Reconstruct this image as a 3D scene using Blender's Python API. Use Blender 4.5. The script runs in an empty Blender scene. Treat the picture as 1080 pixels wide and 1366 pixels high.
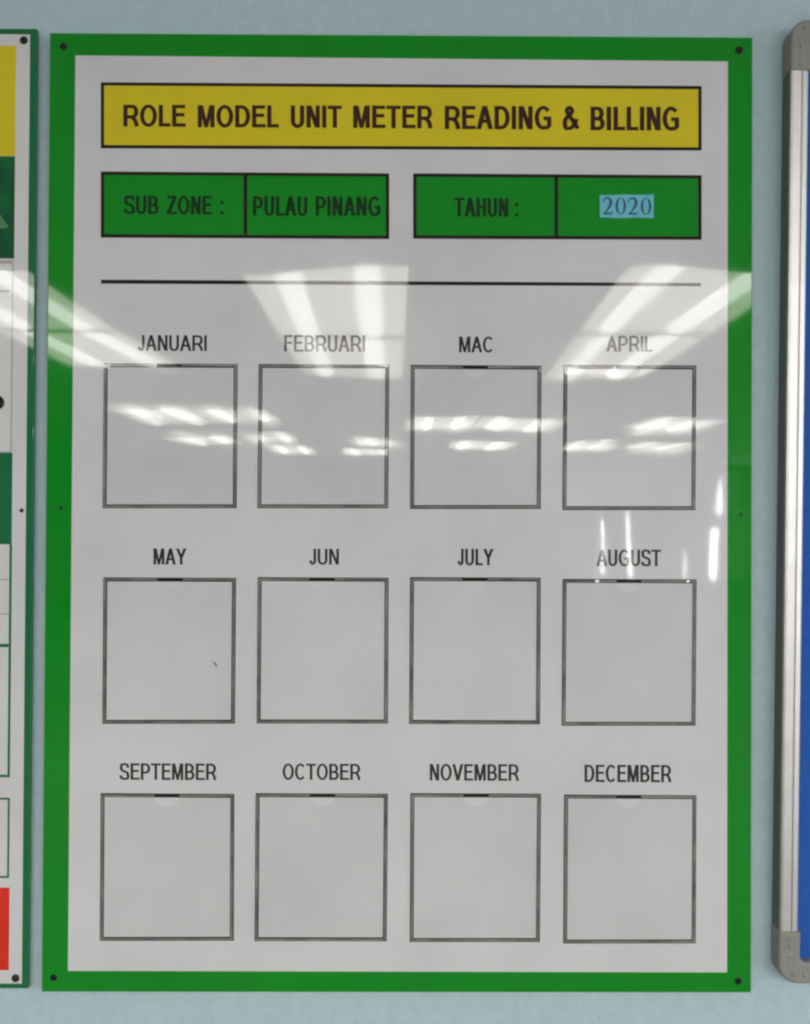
import bpy, bmesh, math, random
from mathutils import Vector, Matrix, noise
random.seed(7)
S = bpy.context.scene
COL = S.collection

# ------------------------------------------------------------------ camera
EYE = Vector((-0.0007, -1.3822, 1.70))
PITCH, YAW, ROLL = 0.010349, -0.005786, 0.004552
FPX, PW, PH = 1383.0, 1080.0, 1366.0
_f = Vector((-math.sin(YAW)*math.cos(PITCH), math.cos(YAW)*math.cos(PITCH), math.sin(PITCH)))
_r0 = Vector((math.cos(YAW), math.sin(YAW), 0)); _u0 = _r0.cross(_f)
RT = math.cos(ROLL)*_r0 + math.sin(ROLL)*_u0
UP = -math.sin(ROLL)*_r0 + math.cos(ROLL)*_u0
cam = bpy.data.cameras.new('camera'); co = bpy.data.objects.new('camera', cam); COL.objects.link(co)
m = Matrix((RT, UP, -_f)).transposed().to_4x4(); m.translation = EYE; co.matrix_world = m
cam.sensor_fit = 'VERTICAL'; cam.sensor_height = 24.0; cam.lens = 24.0*FPX/PH
cam.clip_start = 0.05; cam.clip_end = 100
S.camera = co

# ------------------------------------------------------------------ world, exposure
W = bpy.data.worlds.new('World'); S.world = W; W.use_nodes = True
bg = W.node_tree.nodes['Background']; bg.inputs[0].default_value = (0.98, 0.97, 1.0, 1); bg.inputs[1].default_value = 1.5
S.view_settings.view_transform = 'Standard'; S.view_settings.look = 'None'
S.view_settings.exposure = 0.82; S.view_settings.gamma = 1.0
S.cycles.filter_width = 2.3
S.cycles.max_bounces = 8

def at(px, py, y=0.0):
    """point of the upright plane at depth y that the photograph shows at pixel px, py"""
    d = _f + RT*((px-PW/2)/FPX) + UP*((PH/2-py)/FPX)
    return EYE + d*((y-EYE.y)/d.y)

# ------------------------------------------------------------------ materials
def mat(name, col, rough=0.5, metal=0.0, spec=0.5, emit=None, estr=0.0):
    M = bpy.data.materials.new(name); M.use_nodes = True
    p = M.node_tree.nodes['Principled BSDF']
    p.inputs['Base Color'].default_value = (*col, 1); p.inputs['Roughness'].default_value = rough
    p.inputs['Metallic'].default_value = metal; p.inputs['Specular IOR Level'].default_value = spec
    if emit: p.inputs['Emission Color'].default_value = (*emit, 1); p.inputs['Emission Strength'].default_value = estr
    return M
def nd(M, t, **k):
    n = M.node_tree.nodes.new(t)
    for a, b in k.items(): setattr(n, a, b)
    return n
def bumpy(M, layers, colvar=None):
    """layers: (noise scale, distance in metres, detail). one chain of bump nodes on world position"""
    L = M.node_tree.links.new; p = M.node_tree.nodes['Principled BSDF']
    g = nd(M, 'ShaderNodeNewGeometry'); prev = None
    for sc, dist, det in layers:
        n = nd(M, 'ShaderNodeTexNoise'); n.inputs['Scale'].default_value = sc; n.inputs['Detail'].default_value = det
        L(g.outputs['Position'], n.inputs['Vector'])
        b = nd(M, 'ShaderNodeBump'); b.inputs['Distance'].default_value = dist; b.inputs['Strength'].default_value = 1.0
        L(n.outputs['Fac'], b.inputs['Height'])
        if prev: L(prev.outputs['Normal'], b.inputs['Normal'])
        prev = b
    L(prev.outputs['Normal'], p.inputs['Normal'])
    if colvar:
        sc, amt, det = colvar
        n = nd(M, 'ShaderNodeTexNoise'); n.inputs['Scale'].default_value = sc; n.inputs['Detail'].default_value = det
        L(g.outputs['Position'], n.inputs['Vector'])
        r = nd(M, 'ShaderNodeMapRange'); r.inputs['From Min'].default_value = .3; r.inputs['From Max'].default_value = .7
        r.inputs['To Min'].default_value = 1-amt; r.inputs['To Max'].default_value = 1+amt
        L(n.outputs['Fac'], r.inputs['Value'])
        mx = nd(M, 'ShaderNodeVectorMath', operation='SCALE'); mx.inputs[0].default_value = p.inputs['Base Color'].default_value[:3]
        L(r.outputs['Result'], mx.inputs['Scale']); L(mx.outputs['Vector'], p.inputs['Base Color'])
    return M
WARP = [(3.2, 0.0024, 0.0), (22.0, 0.00002, 0.0)]
def printed(name, col, cv=(7.0, .05, 4.0)):
    M = bumpy(mat(name, col, 0.03, spec=0.37), WARP, cv)
    g = nd(M, 'ShaderNodeNewGeometry'); n = nd(M, 'ShaderNodeTexNoise'); n.inputs['Scale'].default_value = 11; n.inputs['Detail'].default_value = 4
    r = nd(M, 'ShaderNodeMapRange'); r.inputs['From Min'].default_value = .35; r.inputs['From Max'].default_value = .68
    r.inputs['To Min'].default_value = .022; r.inputs['To Max'].default_value = .048       # wiped and smudged gloss
    L = M.node_tree.links.new; L(g.outputs['Position'], n.inputs['Vector']); L(n.outputs['Fac'], r.inputs['Value'])
    L(r.outputs['Result'], M.node_tree.nodes['Principled BSDF'].inputs['Roughness'])
    return M

GREEN = printed('green_print', (0.0035, 0.262, 0.013))
WHITE = printed('white_print', (0.675, 0.672, 0.685))
YELLOW = printed('yellow_print', (0.70, 0.575, 0.018))
BLACK = printed('black_print', (0.018, 0.012, 0.010))
BROWN = printed('brown_black_print', (0.050, 0.018, 0.010))
DKTEXT = printed('dark_green_lettering_print', (0.006, 0.032, 0.008))
GREYTX = printed('charcoal_print', (0.040, 0.036, 0.034))
DGREEN = printed('bottle_green_print', (0.012, 0.16, 0.055))
DGREEN2 = printed('deep_green_print', (0.008, 0.11, 0.035), (25.0, .35, 2.0))
RED = printed('red_print', (0.72, 0.035, 0.018))
REFLG = printed('pale_reflection_colour', (0.09, 0.24, 0.12))  # colour of the painted reflection on the left board
GREYLN = printed('pale_grey_print', (0.42, 0.42, 0.42))
PAPER = printed('paper_white_print', (0.70, 0.70, 0.70))
SPACER = bumpy(mat('grey_foam_tape', (0.19, 0.18, 0.175), 0.5), [(300, .0002, 2)], (25, .6, 3))
SCREW = mat('dark_screw', (0.012, 0.012, 0.012), 0.4, 0.5)
GSCREW = mat('green_painted_screw', (0.006, 0.06, 0.012), 0.4)
BRSCREW = mat('brown_screw', (0.06, 0.03, 0.02), 0.4, 0.5)
STICK = bumpy(mat('sky_blue_paper', (0.12, 0.50, 0.62), 0.5), [(200, .0001, 2)], (80, .05, 2))
NAVY = mat('navy_ink', (0.008, 0.075, 0.15), 0.5)
WALL = bumpy(mat('pale_blue_painted_plaster', (0.46, 0.60, 0.65), 0.6, spec=.3), [(14, .0022, 2), (210, .0010, 4), (45, .0008, 3)], (70.0, .04, 6))
ALU = bumpy(mat('satin_aluminium', (0.70, 0.69, 0.675), 0.42, 1.0), [(400, .00003, 2)], (30, .04, 2))
CAP = bumpy(mat('grey_plastic', (0.27, 0.27, 0.25), 0.5), [(120, .0003, 3)], (60, .10, 3))
FELT = bumpy(mat('blue_felt', (0.028, 0.115, 0.43), 0.95, spec=.1), [(900, .0004, 3)], (300, .10, 3))
CEIL = mat('white_ceiling_board', (0.80, 0.80, 0.79), 0.9)
FLOOR = mat('grey_floor_tile', (0.13, 0.128, 0.13), 0.6)
BACK = mat('cream_back_wall', (0.28, 0.28, 0.27), 0.8)
HOUS = mat('white_enamel', (0.8, 0.8, 0.78), 0.5)
DIFF = mat('lit_diffuser', (0.8, 0.8, 0.8), 0.5, emit=(1.0, 0.97, 0.86), estr=4.3)
TUBE = mat('lit_tube', (0.8, 0.8, 0.8), 0.5, emit=(1.0, 0.985, 0.95), estr=9.6)
WINB = mat('hazy_window_light', (0.3, 0.3, 0.35), 0.5, emit=(0.70, 0.74, 1.0), estr=0.6)
SLIT = mat('daylight_gap', (0.5, 0.5, 0.5), 0.5, emit=(1.0, 1.0, 0.97), estr=22)
SLAT = mat('blind_slat', (0.45, 0.45, 0.45), 0.7)

def clear(name, tint, rough=0.012, white=0.0):
    M = bpy.data.materials.new(name); M.use_nodes = True; nt = M.node_tree; nt.nodes.clear(); L = nt.links.new
    out = nd(M, 'ShaderNodeOutputMaterial'); t = nd(M, 'ShaderNodeBsdfTransparent'); g = nd(M, 'ShaderNodeBsdfGlossy')
    t.inputs[0].default_value = (tint, tint, tint, 1); g.inputs['Roughness'].default_value = rough
    fr = nd(M, 'ShaderNodeFresnel'); fr.inputs[0].default_value = 1.42
    geo = nd(M, 'ShaderNodeNewGeometry'); n = nd(M, 'ShaderNodeTexNoise'); n.inputs['Scale'].default_value = 5.5; n.inputs['Detail'].default_value = 1
    b = nd(M, 'ShaderNodeBump'); b.inputs['Distance'].default_value = 0.0006
    L(geo.outputs['Position'], n.inputs['Vector']); L(n.outputs['Fac'], b.inputs['Height']); L(b.outputs[0], g.inputs['Normal'])
    mx = nd(M, 'ShaderNodeMixShader'); fm = nd(M, 'ShaderNodeMath', operation='MULTIPLY'); fi = nd(M, 'ShaderNodeMath', operation='SUBTRACT'); fi.inputs[0].default_value = 1.0
    L(geo.outputs['Backfacing'], fi.inputs[1]); L(fr.outputs[0], fm.inputs[0]); L(fi.outputs[0], fm.inputs[1]); L(fm.outputs[0], mx.inputs[0]); L(t.outputs[0], mx.inputs[1]); L(g.outputs[0], mx.inputs[2])
    last = mx
    if white:
        d = nd(M, 'ShaderNodeBsdfDiffuse'); d.inputs[0].default_value = (.75, .75, .74, 1)
        m2 = nd(M, 'ShaderNodeMixShader'); m2.inputs[0].default_value = white
        L(mx.outputs[0], m2.inputs[1]); L(d.outputs[0], m2.inputs[2]); last = m2
    L(last.outputs[0], out.inputs[0]); return M
ACRYLS = [clear('clear_acrylic', t_, white=w) for t_, w in ((.999, .004), (.998, .02), (.998, .035), (.993, .01), (.993, .02), (.993, .03))]

# ------------------------------------------------------------------ helpers
def link(name, me, parent=None, material=None):
    o = bpy.data.objects.new(name, me); COL.objects.link(o)
    if material: me.materials.append(material)
    if parent: o.parent = parent; o.matrix_parent_inverse = parent.matrix_world.inverted()
    return o
def thing(name, label, cat, loc, group=None):
    o = bpy.data.objects.new(name, None); COL.objects.link(o); o.location = loc; o.empty_display_size = .05
    o.matrix_world = Matrix.Translation(loc)
    o['label'] = label; o['category'] = cat
    if group: o['group'] = group
    return o
def tag(o, label=None, cat=None, group=None, kind=None):
    for k, v in (('label', label), ('category', cat), ('group', group), ('kind', kind)):
        if v: o[k] = v
    return o
def finish(name, bm, material, parent=None, bevel=0.0, seg=2):
    if bevel:
        bmesh.ops.bevel(bm, geom=bm.edges[:], offset=bevel, segments=seg, affect='EDGES', profile=.6)
    bmesh.ops.recalc_face_normals(bm, faces=bm.faces[:])
    me = bpy.data.meshes.new(name); bm.to_mesh(me); bm.free()
    return link(name, me, parent, material)
def slab_bm(bm, quad, y0, y1):
    """four world points (their own y ignored) swept from y0 (front) to y1 (back)"""
    a = [bm.verts.new((p.x, y0, p.z)) for p in quad]; b = [bm.verts.new((p.x, y1, p.z)) for p in quad]
    bm.faces.new(a); bm.faces.new(b[::-1])
    for i in range(len(quad)):
        j = (i+1) % len(quad); bm.faces.new((a[j], a[i], b[i], b[j]))
def box_bm(bm, x0, x1, y0, y1, z0, z1):
    slab_bm(bm, [Vector((x0, 0, z0)), Vector((x1, 0, z0)), Vector((x1, 0, z1)), Vector((x0, 0, z1))], y0, y1)
def q(*pts, y=0.0): return [at(a, b, y) for a, b in pts]
PRT = 0.00025                                                    # thickness of one printed layer
def patch(name, parent, material, pts, layer):
    bm = bmesh.new(); slab_bm(bm, q(*pts), -layer*PRT, -layer*PRT+PRT*.8); return finish(name, bm, material, parent)
def ring_bm(bm, pts, w, y0, y1):
    """rectangular outline, outer corners pts (tl, tr, br, bl) in pixels, width w pixels"""
    tl, tr, br, bl = pts; sx = (1, -1, -1, 1); sy = (1, 1, -1, -1)
    inn = [(p[0]+w*a, p[1]+w*b) for p, a, b in zip(pts, sx, sy)]
    O, I = q(*pts), q(*inn)
    for i in range(4):
        j = (i+1) % 4; slab_bm(bm, [O[i], O[j], I[j], I[i]], y0, y1)
def outline(name, parent, material, pts, w, layer):
    bm = bmesh.new(); ring_bm(bm, pts, w, -layer*PRT, -layer*PRT+PRT*.8); return finish(name, bm, material, parent)
def disc_bm(bm, c, r, y0, depth, n=20):
    rows = []
    for rr, yy in ((r, y0), (r, y0-depth*.6), (r*.75, y0-depth), (r*.25, y0-depth), (r*.2, y0-depth*.35)):
        rows.append([bm.verts.new((c.x+rr*math.cos(t*2*math.pi/n), yy, c.z+rr*math.sin(t*2*math.pi/n))) for t in range(n)])
    for a, b in zip(rows, rows[1:]):
        for i in range(n): bm.faces.new((a[i], a[(i+1) % n], b[(i+1) % n], b[i]))
    bm.faces.new(rows[-1])
def screw(parent, px, py, rpx, material=SCREW, layer=1):
    bm = bmesh.new(); disc_bm(bm, at(px, py), rpx*.001, -layer*PRT, .0016)
    return finish('screw', bm, material, parent)

# lettering: narrow sans capitals drawn stroke by stroke, each word fitted to its place on the board
SB = {'A': (.005, .005), 'V': (.005, .005), 'Y': (.005, .005), 'T': (.02, .02), 'Z': (.03, .03), 'J': (.02, .075), '&': (.045, .01), ':': (.1, .08),
      'C': (.048, .04), 'G': (.045, .065), 'O': (.045, .045), 'S': (.045, .045), 'D': (.08, .045), 'B': (.08, .04), 'E': (.08, .035), 'F': (.08, .03),
      'L': (.075, .025), 'P': (.08, .04), 'R': (.08, .01)}
IW = {'A': .665, 'B': .58, 'C': .645, 'D': .61, 'E': .545, 'F': .50, 'G': .67, 'H': .56, 'J': .39, 'L': .47, 'M': .68, 'N': .56, 'O': .68, 'P': .57,
      'R': .63, 'S': .575, 'T': .59, 'U': .56, 'V': .66, 'Y': .66, 'Z': .56, '&': .62}
def glyph_polys(c, w, s, h):
    """polygons of capital c in a box w wide and 1 tall; s and h are the upright and level stroke weights"""
    P = []
    def rect(x0, y0, x1, y1): P.append([(x0, y0), (x1, y0), (x1, y1), (x0, y1)])
    def band(cx, cy, rx, ry, a0, a1, n=14, e=2.0):
        O, I = [], []
        for i in range(n+1):
            t = math.radians(a0+(a1-a0)*i/n); C_, S_ = math.cos(t), math.sin(t)
            C_ = math.copysign(abs(C_)**(2/e), C_); S_ = math.copysign(abs(S_)**(2/e), S_)
            O.append((cx+rx*C_, cy+ry*S_)); I.append((cx+(rx-s)*C_, cy+(ry-h)*S_))
        for i in range(n): P.append([O[i], O[i+1], I[i+1], I[i]])
    def stroke(pts, ends=True):
        p = []
        for i in range(len(pts)-1):
            q0, q1, q2, q3 = pts[max(i-1, 0)], pts[i], pts[i+1], pts[min(i+2, len(pts)-1)]
            for k in range(5):
                t = k/5; p.append(tuple(.5*(2*q1[d]+(q2[d]-q0[d])*t+(2*q0[d]-5*q1[d]+4*q2[d]-q3[d])*t*t+(3*q1[d]-q0[d]-3*q2[d]+q3[d])*t**3) for d in (0, 1)))
        p.append(pts[-1]); Lf, Rg = [], []
        for i, (x, y) in enumerate(p):
            u, v = p[max(i-1, 0)], p[min(i+1, len(p)-1)]; dx, dy = v[0]-u[0], v[1]-u[1]; l = math.hypot(dx, dy) or 1
            nx, ny = -dy/l*s/2, dx/l*h/2; Lf.append((x+nx, y+ny)); Rg.append((x-nx, y-ny))
        for i in range(len(p)-1): P.append([Lf[i], Lf[i+1], Rg[i+1], Rg[i]])
    d = s*1.08
    if c == 'A':
        m = w/2; P.append([(0, 0), (d, 0), (m+d*.5, 1), (m-d*.5, 1)]); P.append([(w-d, 0), (w, 0), (m+d*.5, 1), (m-d*.5, 1)])
        k = .27; rect(m*k+d*.6, k, w-m*k-d*.6, k+h)
    elif c in 'BPR':
        rect(0, 0, s, 1); ym = .49 if c == 'B' else .44
        rx = min(w*.5, .27); top = w*(.93 if c == 'B' else 1.0) if c != 'R' else w*.95
        rect(s, 1-h, top-rx, 1); rect(s, ym-h*.5+.0, top-rx, ym+h*.5)
        cy = (1+ym-h*.5)/2; band(top-rx, cy, rx, 1-cy, -90, 90)
        if c == 'B':
            rect(s, 0, w-rx, h); cy = (ym+h*.5)/2; band(w-rx, cy, rx, cy, -90, 90); rect(top-rx-.01, ym-h*.5, w-rx, ym+h*.5)
        if c == 'R': stroke([(w*.42, ym), (w*.62, ym-.05), (w*.78, ym*.5), (w-s*.55, 0)])
    elif c == 'C': band(w*.52, .5, w*.52, .515, 42, 318, 22)
    elif c == 'D':
        rx = w*.55; rect(0, 0, s, 1); rect(s, 1-h, w-rx, 1); rect(s, 0, w-rx, h); band(w-rx, .5, rx, .5, -90, 90, 18)
    elif c in 'EFL':
        rect(0, 0, s, 1)
        if c != 'F': rect(s, 0, w, h)
        if c != 'L': rect(s, 1-h, w*.97, 1); rect(s, .47, w*.9, .47+h)
    elif c == 'G': band(w*.52, .5, w*.52, .515, 42, 300, 20); rect(w*.52, .40, w, .40+h); rect(w-s, .12, w, .40); P.append([(w*.70, .0), (w*.78, .0), (w, .14), (w-s, .2)])
    elif c == 'H': rect(0, 0, s, 1); rect(w-s, 0, w, 1); rect(s, .47, w-s, .47+h)
    elif c == 'I': rect(0, 0, s, 1)
    elif c == ':': rect(0, 0, s, .17); rect(0, .55, s, .72)
    elif c == 'J': rect(w-s, .25, w, 1); band(w/2, .26, w/2, .275, 180, 360, 14)
    elif c == 'M': rect(0, 0, s, 1); rect(w-s, 0, w, 1); m = w/2; P.append([(s*.2, 1), (s*1.25, 1), (m+s*.42, 0), (m-s*.42, 0)]); P.append([(w-s*.2, 1), (w-s*1.25, 1), (m-s*.42, 0), (m+s*.42, 0)])
    elif c == 'N': rect(0, 0, s, 1); rect(w-s, 0, w, 1); P.append([(s*.1, 1), (s*1.15, 1), (w-s*.1, 0), (w-s*1.15, 0)])
    elif c == 'O': band(w/2, .5, w/2, .515, 0, 360, 30)
    elif c == 'S': a, b_ = s/2, h/2; stroke([(a, .27), (w*.16, .12), (w*.5, b_-.012), (w*.84, .10), (w-a, .265), (w*.80, .42), (w*.5, .505), (w*.20, .60), (a*1.15, .745), (w*.20, .905), (w*.5, 1.012-b_), (w*.81, .89), (w-a*1.2, .73)])
    elif c == 'T': rect(0, 1-h, w, 1); rect(w/2-s/2, 0, w/2+s/2, 1-h)
    elif c == 'U': rect(0, .30, s, 1); rect(w-s, .30, w, 1); band(w/2, .30, w/2, .315, 180, 360, 16)
    elif c == 'V': m = w/2; P.append([(0, 1), (d, 1), (m+d*.5, 0), (m-d*.5, 0)]); P.append([(w-d, 1), (w, 1), (m+d*.5, 0), (m-d*.5, 0)])
    elif c == 'Y': m = w/2; P.append([(0, 1), (d*1.1, 1), (m+s*.5, .42), (m-s*.5, .42)]); P.append([(w-d*1.1, 1), (w, 1), (m+s*.5, .42), (m-s*.5, .42)]); rect(m-s/2, 0, m+s/2, .425)
    elif c == 'Z': rect(0, 0, w, h); rect(w*.04, 1-h, w*.97, 1); P.append([(0, h), (s*1.25, h), (w*.97, 1-h), (w*.97-s*1.25, 1-h)])
    elif c == '&': stroke([(w*.97, .04), (w*.70, .32), (w*.36, .66), (w*.26, .82), (w*.42, .95), (w*.60, .82), (w*.46, .64), (w*.20, .46), (s*.5, .25), (w*.22, .06), (w*.52, .07), (w*.76, .24), (w*.88, .46)])
    return P
def lettering(name, parent, material, words, layer, slope=0.0045, s=.15, h=.12, label=None):
    """words: (string, x left, x right, y top, y bottom) in pixels"""
    V, F = [], []; k_ = 0
    for tx, x0, x1, yt, yb in words:
        H_ = yb-yt; fixed = 0; var = 0
        for i, c in enumerate(tx):
            l, r = [q_*.6 for q_ in SB.get(c, (.079, .079))]
            if c in 'I:': fixed += s
            else: var += IW[c]
            if i: var += l
            if i < len(tx)-1: var += r
        k = ((x1-x0)/H_-fixed)/var if var else 1; x = 0
        for i, c in enumerate(tx):
            l, r = [q_*.6 for q_ in SB.get(c, (.079, .079))]; w = s if c in 'I:' else IW[c]*k
            if i: x += l*k
            hh = 1 if c != ':' else 1
            for poly in glyph_polys(c, w, s, h):
                b = len(V); k_ += 1
                for u, v in poly:
                    X = x0+(x+u)*H_; Y = yb-H_*v+slope*(X-x0); p = at(X, Y); V.append((p.x, -layer*PRT-(k_ % 3)*.00002, p.z))
                F.append(tuple(range(b, b+len(poly))))
            x += w+r*k
    me = bpy.data.meshes.new(name); me.from_pydata(V, [], F); me.update()
    bm = bmesh.new(); bm.from_mesh(me)
    for f in bm.faces:
        f.normal_update()
        if f.normal.y > 0: f.normal_flip()
    bm.to_mesh(me); bm.free()
    o = link(name, me, parent, material)
    if label: o['label'] = label
    return o

# ------------------------------------------------------------------ the setting
K = 1.55                      # room size: ceiling height over the eye is 0.9 K
CZ = 1.70+.9*K
BY = 1.382-15.03*K
bm = bmesh.new(); box_bm(bm, -7.2, 8.6, 0.012, 0.16, 0, CZ+.1)
tag(finish('wall', bm, WALL), kind='structure')
bm = bmesh.new(); box_bm(bm, -7.1, 8.4, BY, 0.012, CZ, CZ+.1)
tag(finish('ceiling', bm, CEIL), kind='structure')
bm = bmesh.new(); box_bm(bm, -7.2, 8.6, BY-.1, 0.16, -0.1, 0.0)
tag(finish('floor', bm, FLOOR), kind='structure')
bm = bmesh.new(); box_bm(bm, -7.2, 8.6, BY-.1, BY, 0.0, CZ)
tag(finish('back_wall', bm, BACK), kind='structure')

bm = bmesh.new(); box_bm(bm, -7.2, -7.1, BY, 0.012, 0.0, CZ)  # unseen wall, added to keep fill light off from the left
tag(finish('light_blocking_wall', bm, BACK), kind='structure')

# ------------------------------------------------------------------ ceiling lights (seen as reflections in the boards)
def make_light():
    root = thing('ceiling_light', 'x', 'ceiling light', Vector((0, 0, 2.6)), 'twin tube ceiling lights of the room')
    bm = bmesh.new()
    for a in ((-.31, -.30, -.60, .60), (.30, .31, -.60, .60), (-.31, .31, -.61, -.60), (-.31, .31, .60, .61)):
        box_bm(bm, a[0], a[1], a[2], a[3], 2.575, 2.6)
    finish('housing', bm, HOUS, root)
    bm = bmesh.new(); box_bm(bm, -.30, .30, -.60, .60, 2.588, 2.599); finish('diffuser', bm, DIFF, root)
    for x in (-.15, .15):
        bm = bmesh.new(); n = 10
        R = [[bm.verts.new((x+.048*math.cos(math.pi*(1+i/n)), yy, 2.5875+.018*math.sin(math.pi*(1+i/n)))) for i in range(n+1)] for yy in (-.57, .57)]
        for i in range(n): bm.faces.new((R[0][i], R[0][i+1], R[1][i+1], R[1][i]))
        bm.faces.new(R[0]); bm.faces.new(R[1][::-1])
        finish('tube', bm, TUBE, root)
    return root
L0 = make_light()
H = 'lit twin-tube ceiling light '
lights = [
 (-1.58, -2.79, H+'mirrored left of and above JANUARI'), (-.25, -2.79, H+'mirrored above FEBRUARI, across the thin black line'),
 (1.10, -2.79, H+'mirrored above APRIL and the right green border'), (-2.91, -2.79, H+'mirrored in the neighbouring board at far left'),
 (2.43, -2.79, H+'of the nearest row, furthest right, beyond the blue board'),
 (-1.58, -4.04, H+'mirrored just over the JANUARI lettering'), (-.25, -4.04, H+'mirrored over the FEBRUARI lettering'),
 (1.10, -4.04, H+'mirrored over the APRIL lettering'), (-2.91, -4.04, H+'of the second row, furthest left'), (2.43, -4.04, H+'of the second row, furthest right'),
 (-2.04, -7.5, H+'mirrored in the left half of the JANUARI pocket'), (-1.42, -7.5, H+'mirrored in the right half of the JANUARI pocket'),
 (.41, -7.5, H+'mirrored in the left half of the MAC pocket'), (1.03, -7.5, H+'mirrored in the right half of the MAC pocket'),
 (2.33, -7.5, H+'mirrored in the right half of the APRIL pocket'),
 (-2.2, -10.1, H+'mirrored as a thin streak low in the JANUARI pocket'), (-1.5, -10.1, H+'mirrored across the left edge of the FEBRUARI pocket'),
 (-.2, -10.1, H+'mirrored near the right edge of the FEBRUARI pocket'), (.94, -10.1, H+'mirrored as a thin streak low in the MAC pocket'),
 (2.08, -10.1, H+'mirrored low in the left half of the APRIL pocket'), (2.87, -10.1, H+'mirrored low in the right half of the APRIL pocket'),
 (-1.43, -11.9, H+'of the last row, mirrored faintly at left in FEBRUARI'), (-.43, -11.9, H+'of the last row, mirrored faintly at right in FEBRUARI')]
for i, (x, y, lab) in enumerate(lights):
    if i == 0: r = L0
    else:
        r = L0.copy(); COL.objects.link(r)
        for ch in list(L0.children):
            c = ch.copy(); COL.objects.link(c); c.parent = r; c.matrix_parent_inverse = ch.matrix_parent_inverse.copy()
    r.scale = (K, K, K); r.location = (x*K, 1.382-(1.382-y)*K, CZ); r['label'] = lab

# ------------------------------------------------------------------ far windows
def far_window(x0, x1, z0, z1, lab, slits):
    X = lambda x: x*K
    Z = lambda z: 1.70+(z-1.70)*K
    x0, x1, z0, z1 = X(x0), X(x1), max(.05, Z(z0)), Z(z1)
    t = thing('window', lab, 'window', Vector(((x0+x1)/2, BY, z0)), 'far windows mirrored in the board')
    bm = bmesh.new()
    for a in ((x0-.05, x0, z0, z1), (x1, x1+.05, z0, z1), (x0-.05, x1+.05, z0-.05, z0), (x0-.05, x1+.05, z1, z1+.05)):
        box_bm(bm, a[0], a[1], BY, BY+.05, a[2], a[3])
    finish('frame', bm, HOUS, t)
    bm = bmesh.new(); box_bm(bm, x0, x1, BY, BY+.02, z0, z1); finish('blind', bm, SLAT if slits else WINB, t)
    for a, b, c, d, k in slits:      # centre, width, bottom, top, taper
        a, b, c, d = a*K, b*K, Z(c), Z(d)
        bm = bmesh.new(); slab_bm(bm, [Vector((a-b/2, 0, c)), Vector((a+b/2, 0, c)), Vector((a+b/2*k, 0, d)), Vector((a-b/2*k, 0, d))], BY+.03, BY+.022)
        finish('daylight_gap', bm, SLIT, t)
far_window(2.36, 4.3, 1.90, 2.55, 'hazy bluish window band mirrored low in the APRIL pocket', [])
far_window(2.6, 5.0, 0.85, 1.84, 'shaded window with bright vertical gaps mirrored around AUGUST',
           [(2.85, .03, .89, 1.66, .9), (3.24, .045, .87, 1.82, .5), (4.1, .03, .87, 1.25, .3), (4.57, .115, .80, 1.58, .9)])
far_window(4.45, 4.85, 1.70, 2.45, 'small window with one tapering gap mirrored beside APRIL', [(4.63, .10, 1.80, 2.40, .12)])

# ------------------------------------------------------------------ main board
B = thing('notice_board', 'white notice board with green border and twelve empty month pockets', 'notice board', Vector((0, 0, 1.077)))
bm = bmesh.new()
slab_bm(bm, q((67, 44), (1003, 50), (1001, 1324), (56, 1323)), 0.0, 0.0075)
finish('green_panel', bm, GREEN, B, bevel=.0009)
patch('white_field', B, WHITE, [(101, 74), (970, 82), (969, 1297), (91, 1295)], 1)
# title
patch('title_band', B, YELLOW, [(137, 112), (933, 117), (933, 199), (137, 196)], 2)
outline('title_border', B, BLACK, [(135, 110), (935, 115), (935, 201), (135, 198)], 4.2, 3)
lettering('title_lettering', B, BROWN, [('ROLE', 165, 248, 140, 169), ('MODEL', 264, 372, 140.5, 170), ('UNIT', 388, 456, 141, 170.5), ('METER', 471, 577, 141, 171),
    ('READING', 593, 735, 141.5, 172.5), ('&', 750, 771, 142, 173), ('BILLING', 787, 905, 142.5, 174)], 3, slope=.003, s=.192, h=.155, label='ROLE MODEL UNIT METER READING & BILLING in dark brown')
# the two green boxes
for pts, x0, x1 in (([(135, 229), (519, 231.5), (519, 319), (135, 317)], 325, 330), ([(551, 231.5), (935, 234), (935, 320), (551, 318.5)], 739, 744)):
    (a, b), (c, d), (e, f), (g, h) = pts
    patch('green_band', B, GREEN, [(a+2, b+2), (c-2, d+2), (e-2, f-2), (g+2, h-2)], 2)
    outline('band_border', B, BLACK, pts, 4.4, 3)
    patch('divider', B, BLACK, [(x0, b+4), (x1, b+4), (x1, h-4), (x0, h-4)], 3)
lettering('zone_lettering', B, DKTEXT, [('SUB', 166, 212, 261, 285.5), ('ZONE', 223, 283, 261.5, 286), (':', 294, 298, 261, 286)], 3, s=.172, h=.138, label='SUB ZONE : in dark green')
lettering('place_lettering', B, DKTEXT, [('PULAU', 337.5, 410, 262, 288), ('PINANG', 421, 507, 262, 288)], 3, s=.172, h=.138, label='PULAU PINANG in dark green')
lettering('year_lettering', B, DKTEXT, [('TAHUN', 605.5, 677.5, 264, 289), (':', 686.3, 690.6, 264, 289)], 3, s=.172, h=.138, label='TAHUN : in dark green')
patch('rule_line', B, BLACK, [(135, 373.2), (934, 377.6), (934, 382), (135, 378.4)], 2)

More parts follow.
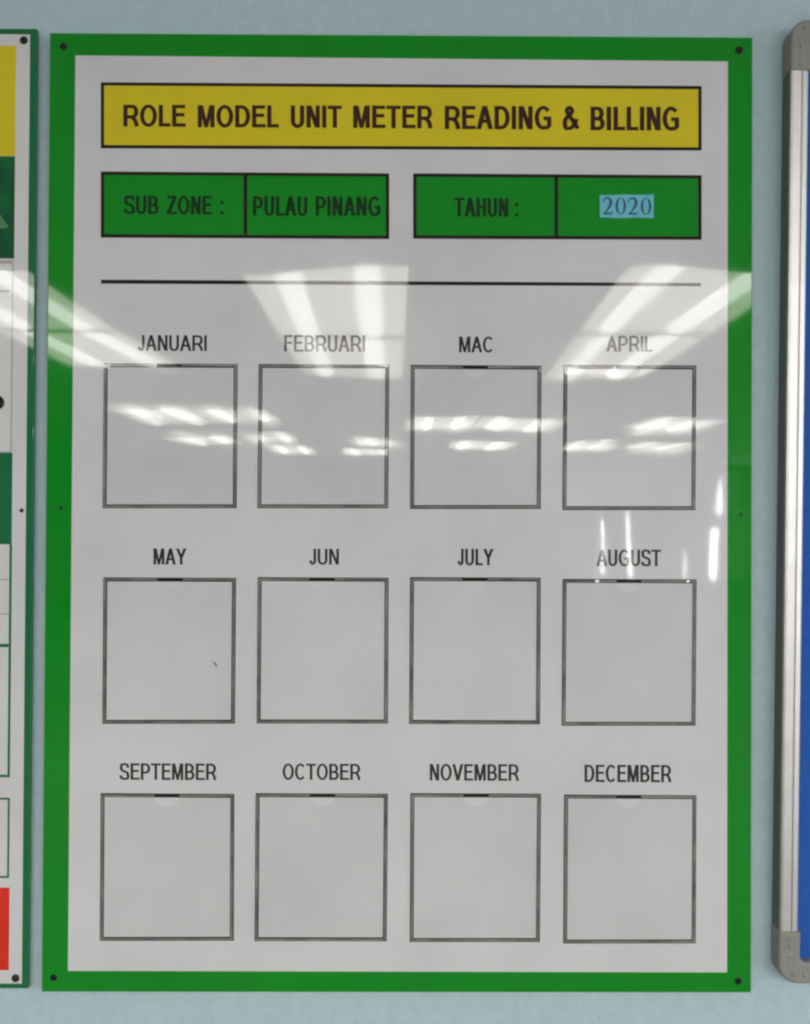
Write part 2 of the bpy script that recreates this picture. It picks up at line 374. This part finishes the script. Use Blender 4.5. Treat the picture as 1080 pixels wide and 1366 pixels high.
pockets = [
 ('JANUARI', 184, 276, 447, 468, (138, 485, 317, 678)), ('FEBRUARI', 379, 487, 447, 469, (344, 486, 519, 678)), ('MAC', 612, 658, 449, 470, (547, 487, 722, 679)), ('APRIL', 808, 870, 448, 469, (750, 487, 928, 680)),
 ('MAY', 205, 249, 731.5, 753, (137, 770, 315, 965)), ('JUN', 412.5, 452, 732, 753, (343, 770, 518, 965)), ('JULY', 610, 658, 732, 754, (546, 770, 721, 966)), ('AUGUST', 795, 881, 733, 755, (749, 772, 928, 968)),
 ('SEPTEMBER', 160, 289, 1018, 1040, (134, 1058, 313, 1255)), ('OCTOBER', 377, 481, 1018.5, 1040, (340, 1058, 517, 1255)), ('NOVEMBER', 573, 692, 1019, 1041, (546, 1058, 721, 1256)), ('DECEMBER', 779, 895, 1020, 1043, (751, 1060, 928, 1258))]
for s, x0, x1, yt, yb, (l, t, r, b) in pockets:
    lettering('month_lettering', B, GREYTX, [(s, x0, x1, yt, yb)], 2, slope=.004, s=.162, h=.13, label=s+' in charcoal capitals')
    j = lambda a=.7: random.uniform(-a, a)
    lean = -1.2
    pts = [(l+1+j(.4), t+j(.3)), (r+j(.4), t+.8+j(.3)), (r+lean+j(.5), b+j(.5)), (l+lean+1+j(.5), b+j(.5))]
    P = outline('pocket', B, BLACK, pts, 5.2, 2); P['label'] = 'empty clear pocket under '+s
    # grey foam spacer strips on three and a half sides, the middle of the top left open
    cx = (l+r)/2 + j(2); ang = j(1.2)
    w, o = 2.5, 1.3+j(.3)
    L_, T_, R_, B_ = pts[0][0], (pts[0][1]+pts[1][1])/2, pts[1][0], (pts[2][1]+pts[3][1])/2
    bl, br = pts[3][0], pts[2][0]
    strips = [[(L_+o, T_+o), (L_+o+w, T_+o), (bl+o+w, B_-o), (bl+o, B_-o)],
              [(R_-o-w, T_+o), (R_-o, T_+o), (br-o, B_-o), (br-o-w, B_-o)],
              [(bl+o+w+.2, B_-o-w+.3), (br-o-w-.2, B_-o-w+.3+j(.4)), (br-o-w-.2, B_-o), (bl+o+w+.2, B_-o)],
              [(L_+o+w+.2, T_+o), (cx-17, T_+o), (cx-17, T_+o+w-.3), (L_+o+w+.2, T_+o+w-.3+j(.5))],
              [(cx+17, T_+o), (R_-o-w-.2, T_+o), (R_-o-w-.2, T_+o+w-.3+j(.4)), (cx+17, T_+o+w-.3)]]
    for st in strips:
        bm = bmesh.new(); slab_bm(bm, q(*st), -.0016, -.00052); finish('spacer_strip', bm, SPACER, P)
    # clear cover sheet with a half-round thumb notch at the top
    tilt = Vector((random.uniform(-.0025, .0025), random.uniform(-.002, .002)))
    edge = [(L_+.5, T_+1), (cx-16, T_+1)] + [(cx-16*math.cos(a*math.pi/10), T_+1+4+12*math.sin(a*math.pi/10)) for a in range(0, 11)] + [(cx+16, T_+1), (R_-.5, T_+1), (br-.5, B_-.7), (bl+.5, B_-.7)]
    bm = bmesh.new(); Q = q(*edge); c0 = at((l+r)/2, (t+b)/2)
    f_ = []; k_ = []
    for p in Q:
        dy = (p.x-c0.x)*tilt.x+(p.z-c0.z)*tilt.y
        f_.append(bm.verts.new((p.x, -.0030+dy, p.z))); k_.append(bm.verts.new((p.x, -.0020+dy, p.z)))
    bm.faces.new(f_); bm.faces.new(k_[::-1])
    for i in range(len(Q)): bm.faces.new((f_[(i+1) % len(Q)], f_[i], k_[i], k_[(i+1) % len(Q)]))
    finish('cover_sheet', bm, ACRYLS[random.randrange(3)+(3 if t > 1000 else 0)], P)
# scuff in the May pocket
bm = bmesh.new(); slab_bm(bm, q((283, 882), (287, 883.5), (290.5, 888), (289, 890), (286, 886.5)), -2*PRT, -PRT); finish('scuff_mark', bm, SPACER, B)
for x, y, r, mt in ((85, 62, 4.6, SCREW), (985, 67.5, 5.2, SCREW), (72, 1304, 4.4, SCREW), (984, 1308.5, 4.6, SCREW), (81.5, 677.5, 2.4, SCREW), (988, 686, 2.2, GSCREW)): screw(B, x, y, r, mt, layer=0)

# 2020 sticker
bm = bmesh.new(); n = 8
def wob(i): return .6*math.sin(i*1.3)+.3*math.sin(i*2.9)
top = [(799+72*i/n, 260.5+wob(i)*.6-.4*i/n) for i in range(n+1)]; bot = [(799.5+71.5*i/n, 291+wob(i+3)*.7) for i in range(n, -1, -1)]
slab_bm(bm, q(*(top+bot)), -.0016, -.0009)
stk = tag(finish('year_sticker', bm, STICK), 'small sky blue paper sticker reading 2020 inside green box', 'sticker')
def glyph(kind, n=26):
    V, F = [], []
    if kind == '0':
        for i in range(n):
            a = 2*math.pi*i/n; V += [(.5+.5*math.cos(a), .5+.5*math.sin(a)), (.5+.26*math.cos(a), .5+.455*math.sin(a))]
        F = [(2*i, 2*((i+1) % n), 2*((i+1) % n)+1, 2*i+1) for i in range(n)]
    else:
        path = [(.04, .72, .05), (.10, .84, .06), (.24, .935, .075), (.44, .965, .09), (.62, .93, .11), (.74, .84, .135), (.77, .72, .145), (.74, .60, .14), (.64, .45, .115), (.47, .29, .08), (.28, .145, .06), (.12, .06, .055)]
        for k, (x, y, w) in enumerate(path):
            a = path[max(k-1, 0)]; b = path[min(k+1, len(path)-1)]; dx, dy = b[0]-a[0], (b[1]-a[1])*1.5; l = math.hypot(dx, dy)
            V += [(x-dy/l*w, y+dx/l*w/1.5), (x+dy/l*w, y-dx/l*w/1.5)]
        F = [(2*k, 2*k+1, 2*k+3, 2*k+2) for k in range(len(path)-1)]
        b = len(V); V += [(.02, 0), (.84, 0), (.96, .22), (.90, .22), (.82, .115), (.10, .115)]; F.append(tuple(range(b, b+6)))
    return V, F
V, F = [], []
for k, (g, x) in enumerate((('2', 803), ('0', 820), ('2', 836.5), ('0', 853.5))):
    v, f = glyph(g); b = len(V); F += [tuple(i+b for i in ff) for ff in f]
    for u, w in v:
        p = at(x+14.2*u, 286.5+k*.2-22.8*w); V.append((p.x, -.00172, p.z))
me = bpy.data.meshes.new('numerals'); me.from_pydata(V, [], F); me.update()
bm = bmesh.new(); bm.from_mesh(me); bmesh.ops.recalc_face_normals(bm, faces=bm.faces[:]); bm.to_mesh(me); bm.free()
link('numerals', me, stk, NAVY)

# ------------------------------------------------------------------ left neighbour board
def lx(y, x): return x - (y-40)*12/1278.0        # its edges lean: x given at the top
def lq(x0, x1, y0, y1, left=None):
    return [(x0, y0), (lx(y0, x1), y0), (lx(y1, x1), y1), (x0, y1)]
N = thing('notice_board', 'printed board with yellow, green and red panels cut off at left edge', 'notice board', at(-150, 1318, 0.012))
bm = bmesh.new(); slab_bm(bm, q((-560, 34), (50, 38.5), (38, 1318.5), (-560, 1319)), 0.0, .0075); finish('green_panel', bm, DGREEN, N, bevel=.0009)
patch('white_field', N, WHITE, [(-550, 42), (40.5, 46), (29.5, 1312), (-550, 1312)], 1)
X0 = -520
patch('yellow_band', N, YELLOW, lq(X0, 22.2, 61, 208), 2)
patch('green_picture', N, DGREEN2, lq(X0, 22.2, 208.5, 345), 2)
patch('painted_reflection', N, REFLG, [(-30, 262), (-2, 283), (13, 303), (-2, 306), (-30, 296)], 3)  # a reflection on the green picture, painted as a pale wedge
patch('picture_card', N, PAPER, lq(X0, 19.5, 352, 602), 2)
patch('card_border', N, GREYLN, lq(X0, 21.5, 347.5, 604), 1.6)
patch('card_line', N, GREYLN, [(X0, 387), (14, 387), (14, 390), (X0, 390)], 3)
bm = bmesh.new(); disc_bm(bm, at(-3, 537), .0095, -2*PRT, .003, 28); finish('round_magnet', bm, BLACK, N)
patch('green_block', N, DGREEN, lq(X0, 22.5, 604, 726), 2)
for y, k, mt in ((773, .8, GREYLN), (819, .8, GREYLN), (861, 2.2, DGREEN), (1035, 1.8, DGREEN)):
    patch('table_line', N, mt, lq(X0, 19.5, y-k, y+k), 3)
patch('table_line', N, DGREEN, [(lx(726, 19.8), 726), (lx(726, 23), 726), (lx(1036, 23), 1037), (lx(1036, 19.8), 1037)], 2)
outline('text_box_outline', N, DGREEN, [(X0, 1064), (lx(1064, 23.2), 1064), (lx(1170, 23.2), 1171), (X0, 1171)], 2.6, 2)
patch('red_band', N, RED, lq(X0, 24, 1184, 1294), 2)
for x, y, r, mt in ((32.5, 54, 5.2, SCREW), (29.5, 681, 2.8, SCREW), (21.5, 1304.5, 5.2, BRSCREW)): screw(N, x, y, r, mt, 1)

# ------------------------------------------------------------------ right: blue felt board in aluminium frame
YF = -0.017                                         # front of its frame; back 2 mm off the wall
tl = at(1055, 26, YF); bl_ = at(1038.5, 1311, YF)
ax = (bl_-tl); ax.y = 0; Hh = ax.length; dn = ax.normalized(); rt = Vector((-dn.z, 0, dn.x)); rt = rt if rt.x > 0 else -rt
def bp(u, v, y): p = tl + rt*u + dn*v; return Vector((p.x, y, p.z))   # u right, v down, from the top left corner
R_ = thing('pin_board', 'blue felt pin board with aluminium frame and grey corner caps at right', 'pin board', Vector(bp(.45, Hh, .012)))
WB, RW, CL = .90, .0250, .068
YB = 0.0115
bm = bmesh.new(); slab_bm(bm, [bp(.02, .02, 0), bp(WB-.02, .02, 0), bp(WB-.02, Hh-.02, 0), bp(.02, Hh-.02, 0)], -.0035, YB-.001); finish('felt_panel', bm, FELT, R_)
prof = [(0, YB), (0, YF+.004), (.0012, YF+.0012), (.004, YF), (.0135, YF), (.0150, YF+.0012), (.0165, YF), (.0225, YF+.0006), (.0248, YF+.003), (.025, -.003), (.021, -.003), (.021, YB)]
def rail(a, b, fn):
    bm = bmesh.new(); A = [bm.verts.new(fn(p, a)) for p in prof]; C = [bm.verts.new(fn(p, b)) for p in prof]
    for i in range(len(prof)): j = (i+1) % len(prof); bm.faces.new((A[i], A[j], C[j], C[i]))
    bm.faces.new(A); bm.faces.new(C[::-1]); return finish('frame_rail', bm, ALU, R_)
rail(CL-.002, Hh-CL+.002, lambda p, s: bp(p[0], s, p[1]))
rail(CL-.002, Hh-CL+.002, lambda p, s: bp(WB-p[0], s, p[1]))
rail(.028, WB-.028, lambda p, s: bp(s, p[0], p[1]))
rail(.028, WB-.028, lambda p, s: bp(s, Hh-p[0], p[1]))
EDGE = mat('dark_side_shade', (0.12, 0.14, 0.13), 0.6)  # shade on the side of the frame, put in as a dark strip
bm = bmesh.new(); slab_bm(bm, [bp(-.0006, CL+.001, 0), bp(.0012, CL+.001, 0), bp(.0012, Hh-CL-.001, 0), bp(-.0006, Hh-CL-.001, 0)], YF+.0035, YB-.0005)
finish('side_shade_strip', bm, EDGE, R_)
def cap(fu, fv, dimples):
    """L shaped rounded corner cap; fu, fv map cap coordinates onto the board"""
    r = .026; e = .0012; n = 9; k = .0275
    out = [(-e, CL)] + [(-e+r-r*math.cos(a*math.pi/2/n), -e+r-r*math.sin(a*math.pi/2/n)) for a in range(n+1)] + [(CL, -e), (CL, k), (k+.004, k), (k, k+.004), (k, CL)]
    bm = bmesh.new()
    levels = ((0.0, YB), (0.0, YF+.0025), (.0012, YF-.0005), (.0035, YF-.0015))
    rings = []
    cxy = (.03, .03)
    for ins, yy in levels:
        ring = []
        for i, (a, b) in enumerate(out):
            pa, pb = out[i-1], out[(i+1) % len(out)]
            dx, dy = pb[0]-pa[0], pb[1]-pa[1]; l = math.hypot(dx, dy) or 1
            ring.append(bm.verts.new(bp(fu(a-dy/l*ins), fv(b+dx/l*ins), yy)))
        rings.append(ring)
    for A, C in zip(rings, rings[1:]):
        for i in range(len(out)): j = (i+1) % len(out); bm.faces.new((A[i], A[j], C[j], C[i]))
    bm.faces.new(rings[-1]); bm.faces.new(rings[0][::-1])
    o = finish('corner_cap', bm, CAP, R_)
    if dimples:
        bm = bmesh.new()
        for a, b in [(.013, .060), (.013, .048), (.013, .036), (.013, .024), (.0185, .0125), (.033, .011), (.047, .011), (.060, .011)]:
            p = bp(fu(a), fv(b), YF-.0015); m_ = Matrix.Translation(p) @ Matrix.Diagonal((1, .4, 1, 1))
            bmesh.ops.create_icosphere(bm, subdivisions=2, radius=.0034, matrix=m_)
        finish('raised_dots', bm, CAP, o)
cap(lambda a: a, lambda b: b, True); cap(lambda a: WB-a, lambda b: b, True)
cap(lambda a: a, lambda b: Hh-b, True); cap(lambda a: WB-a, lambda b: Hh-b, True)
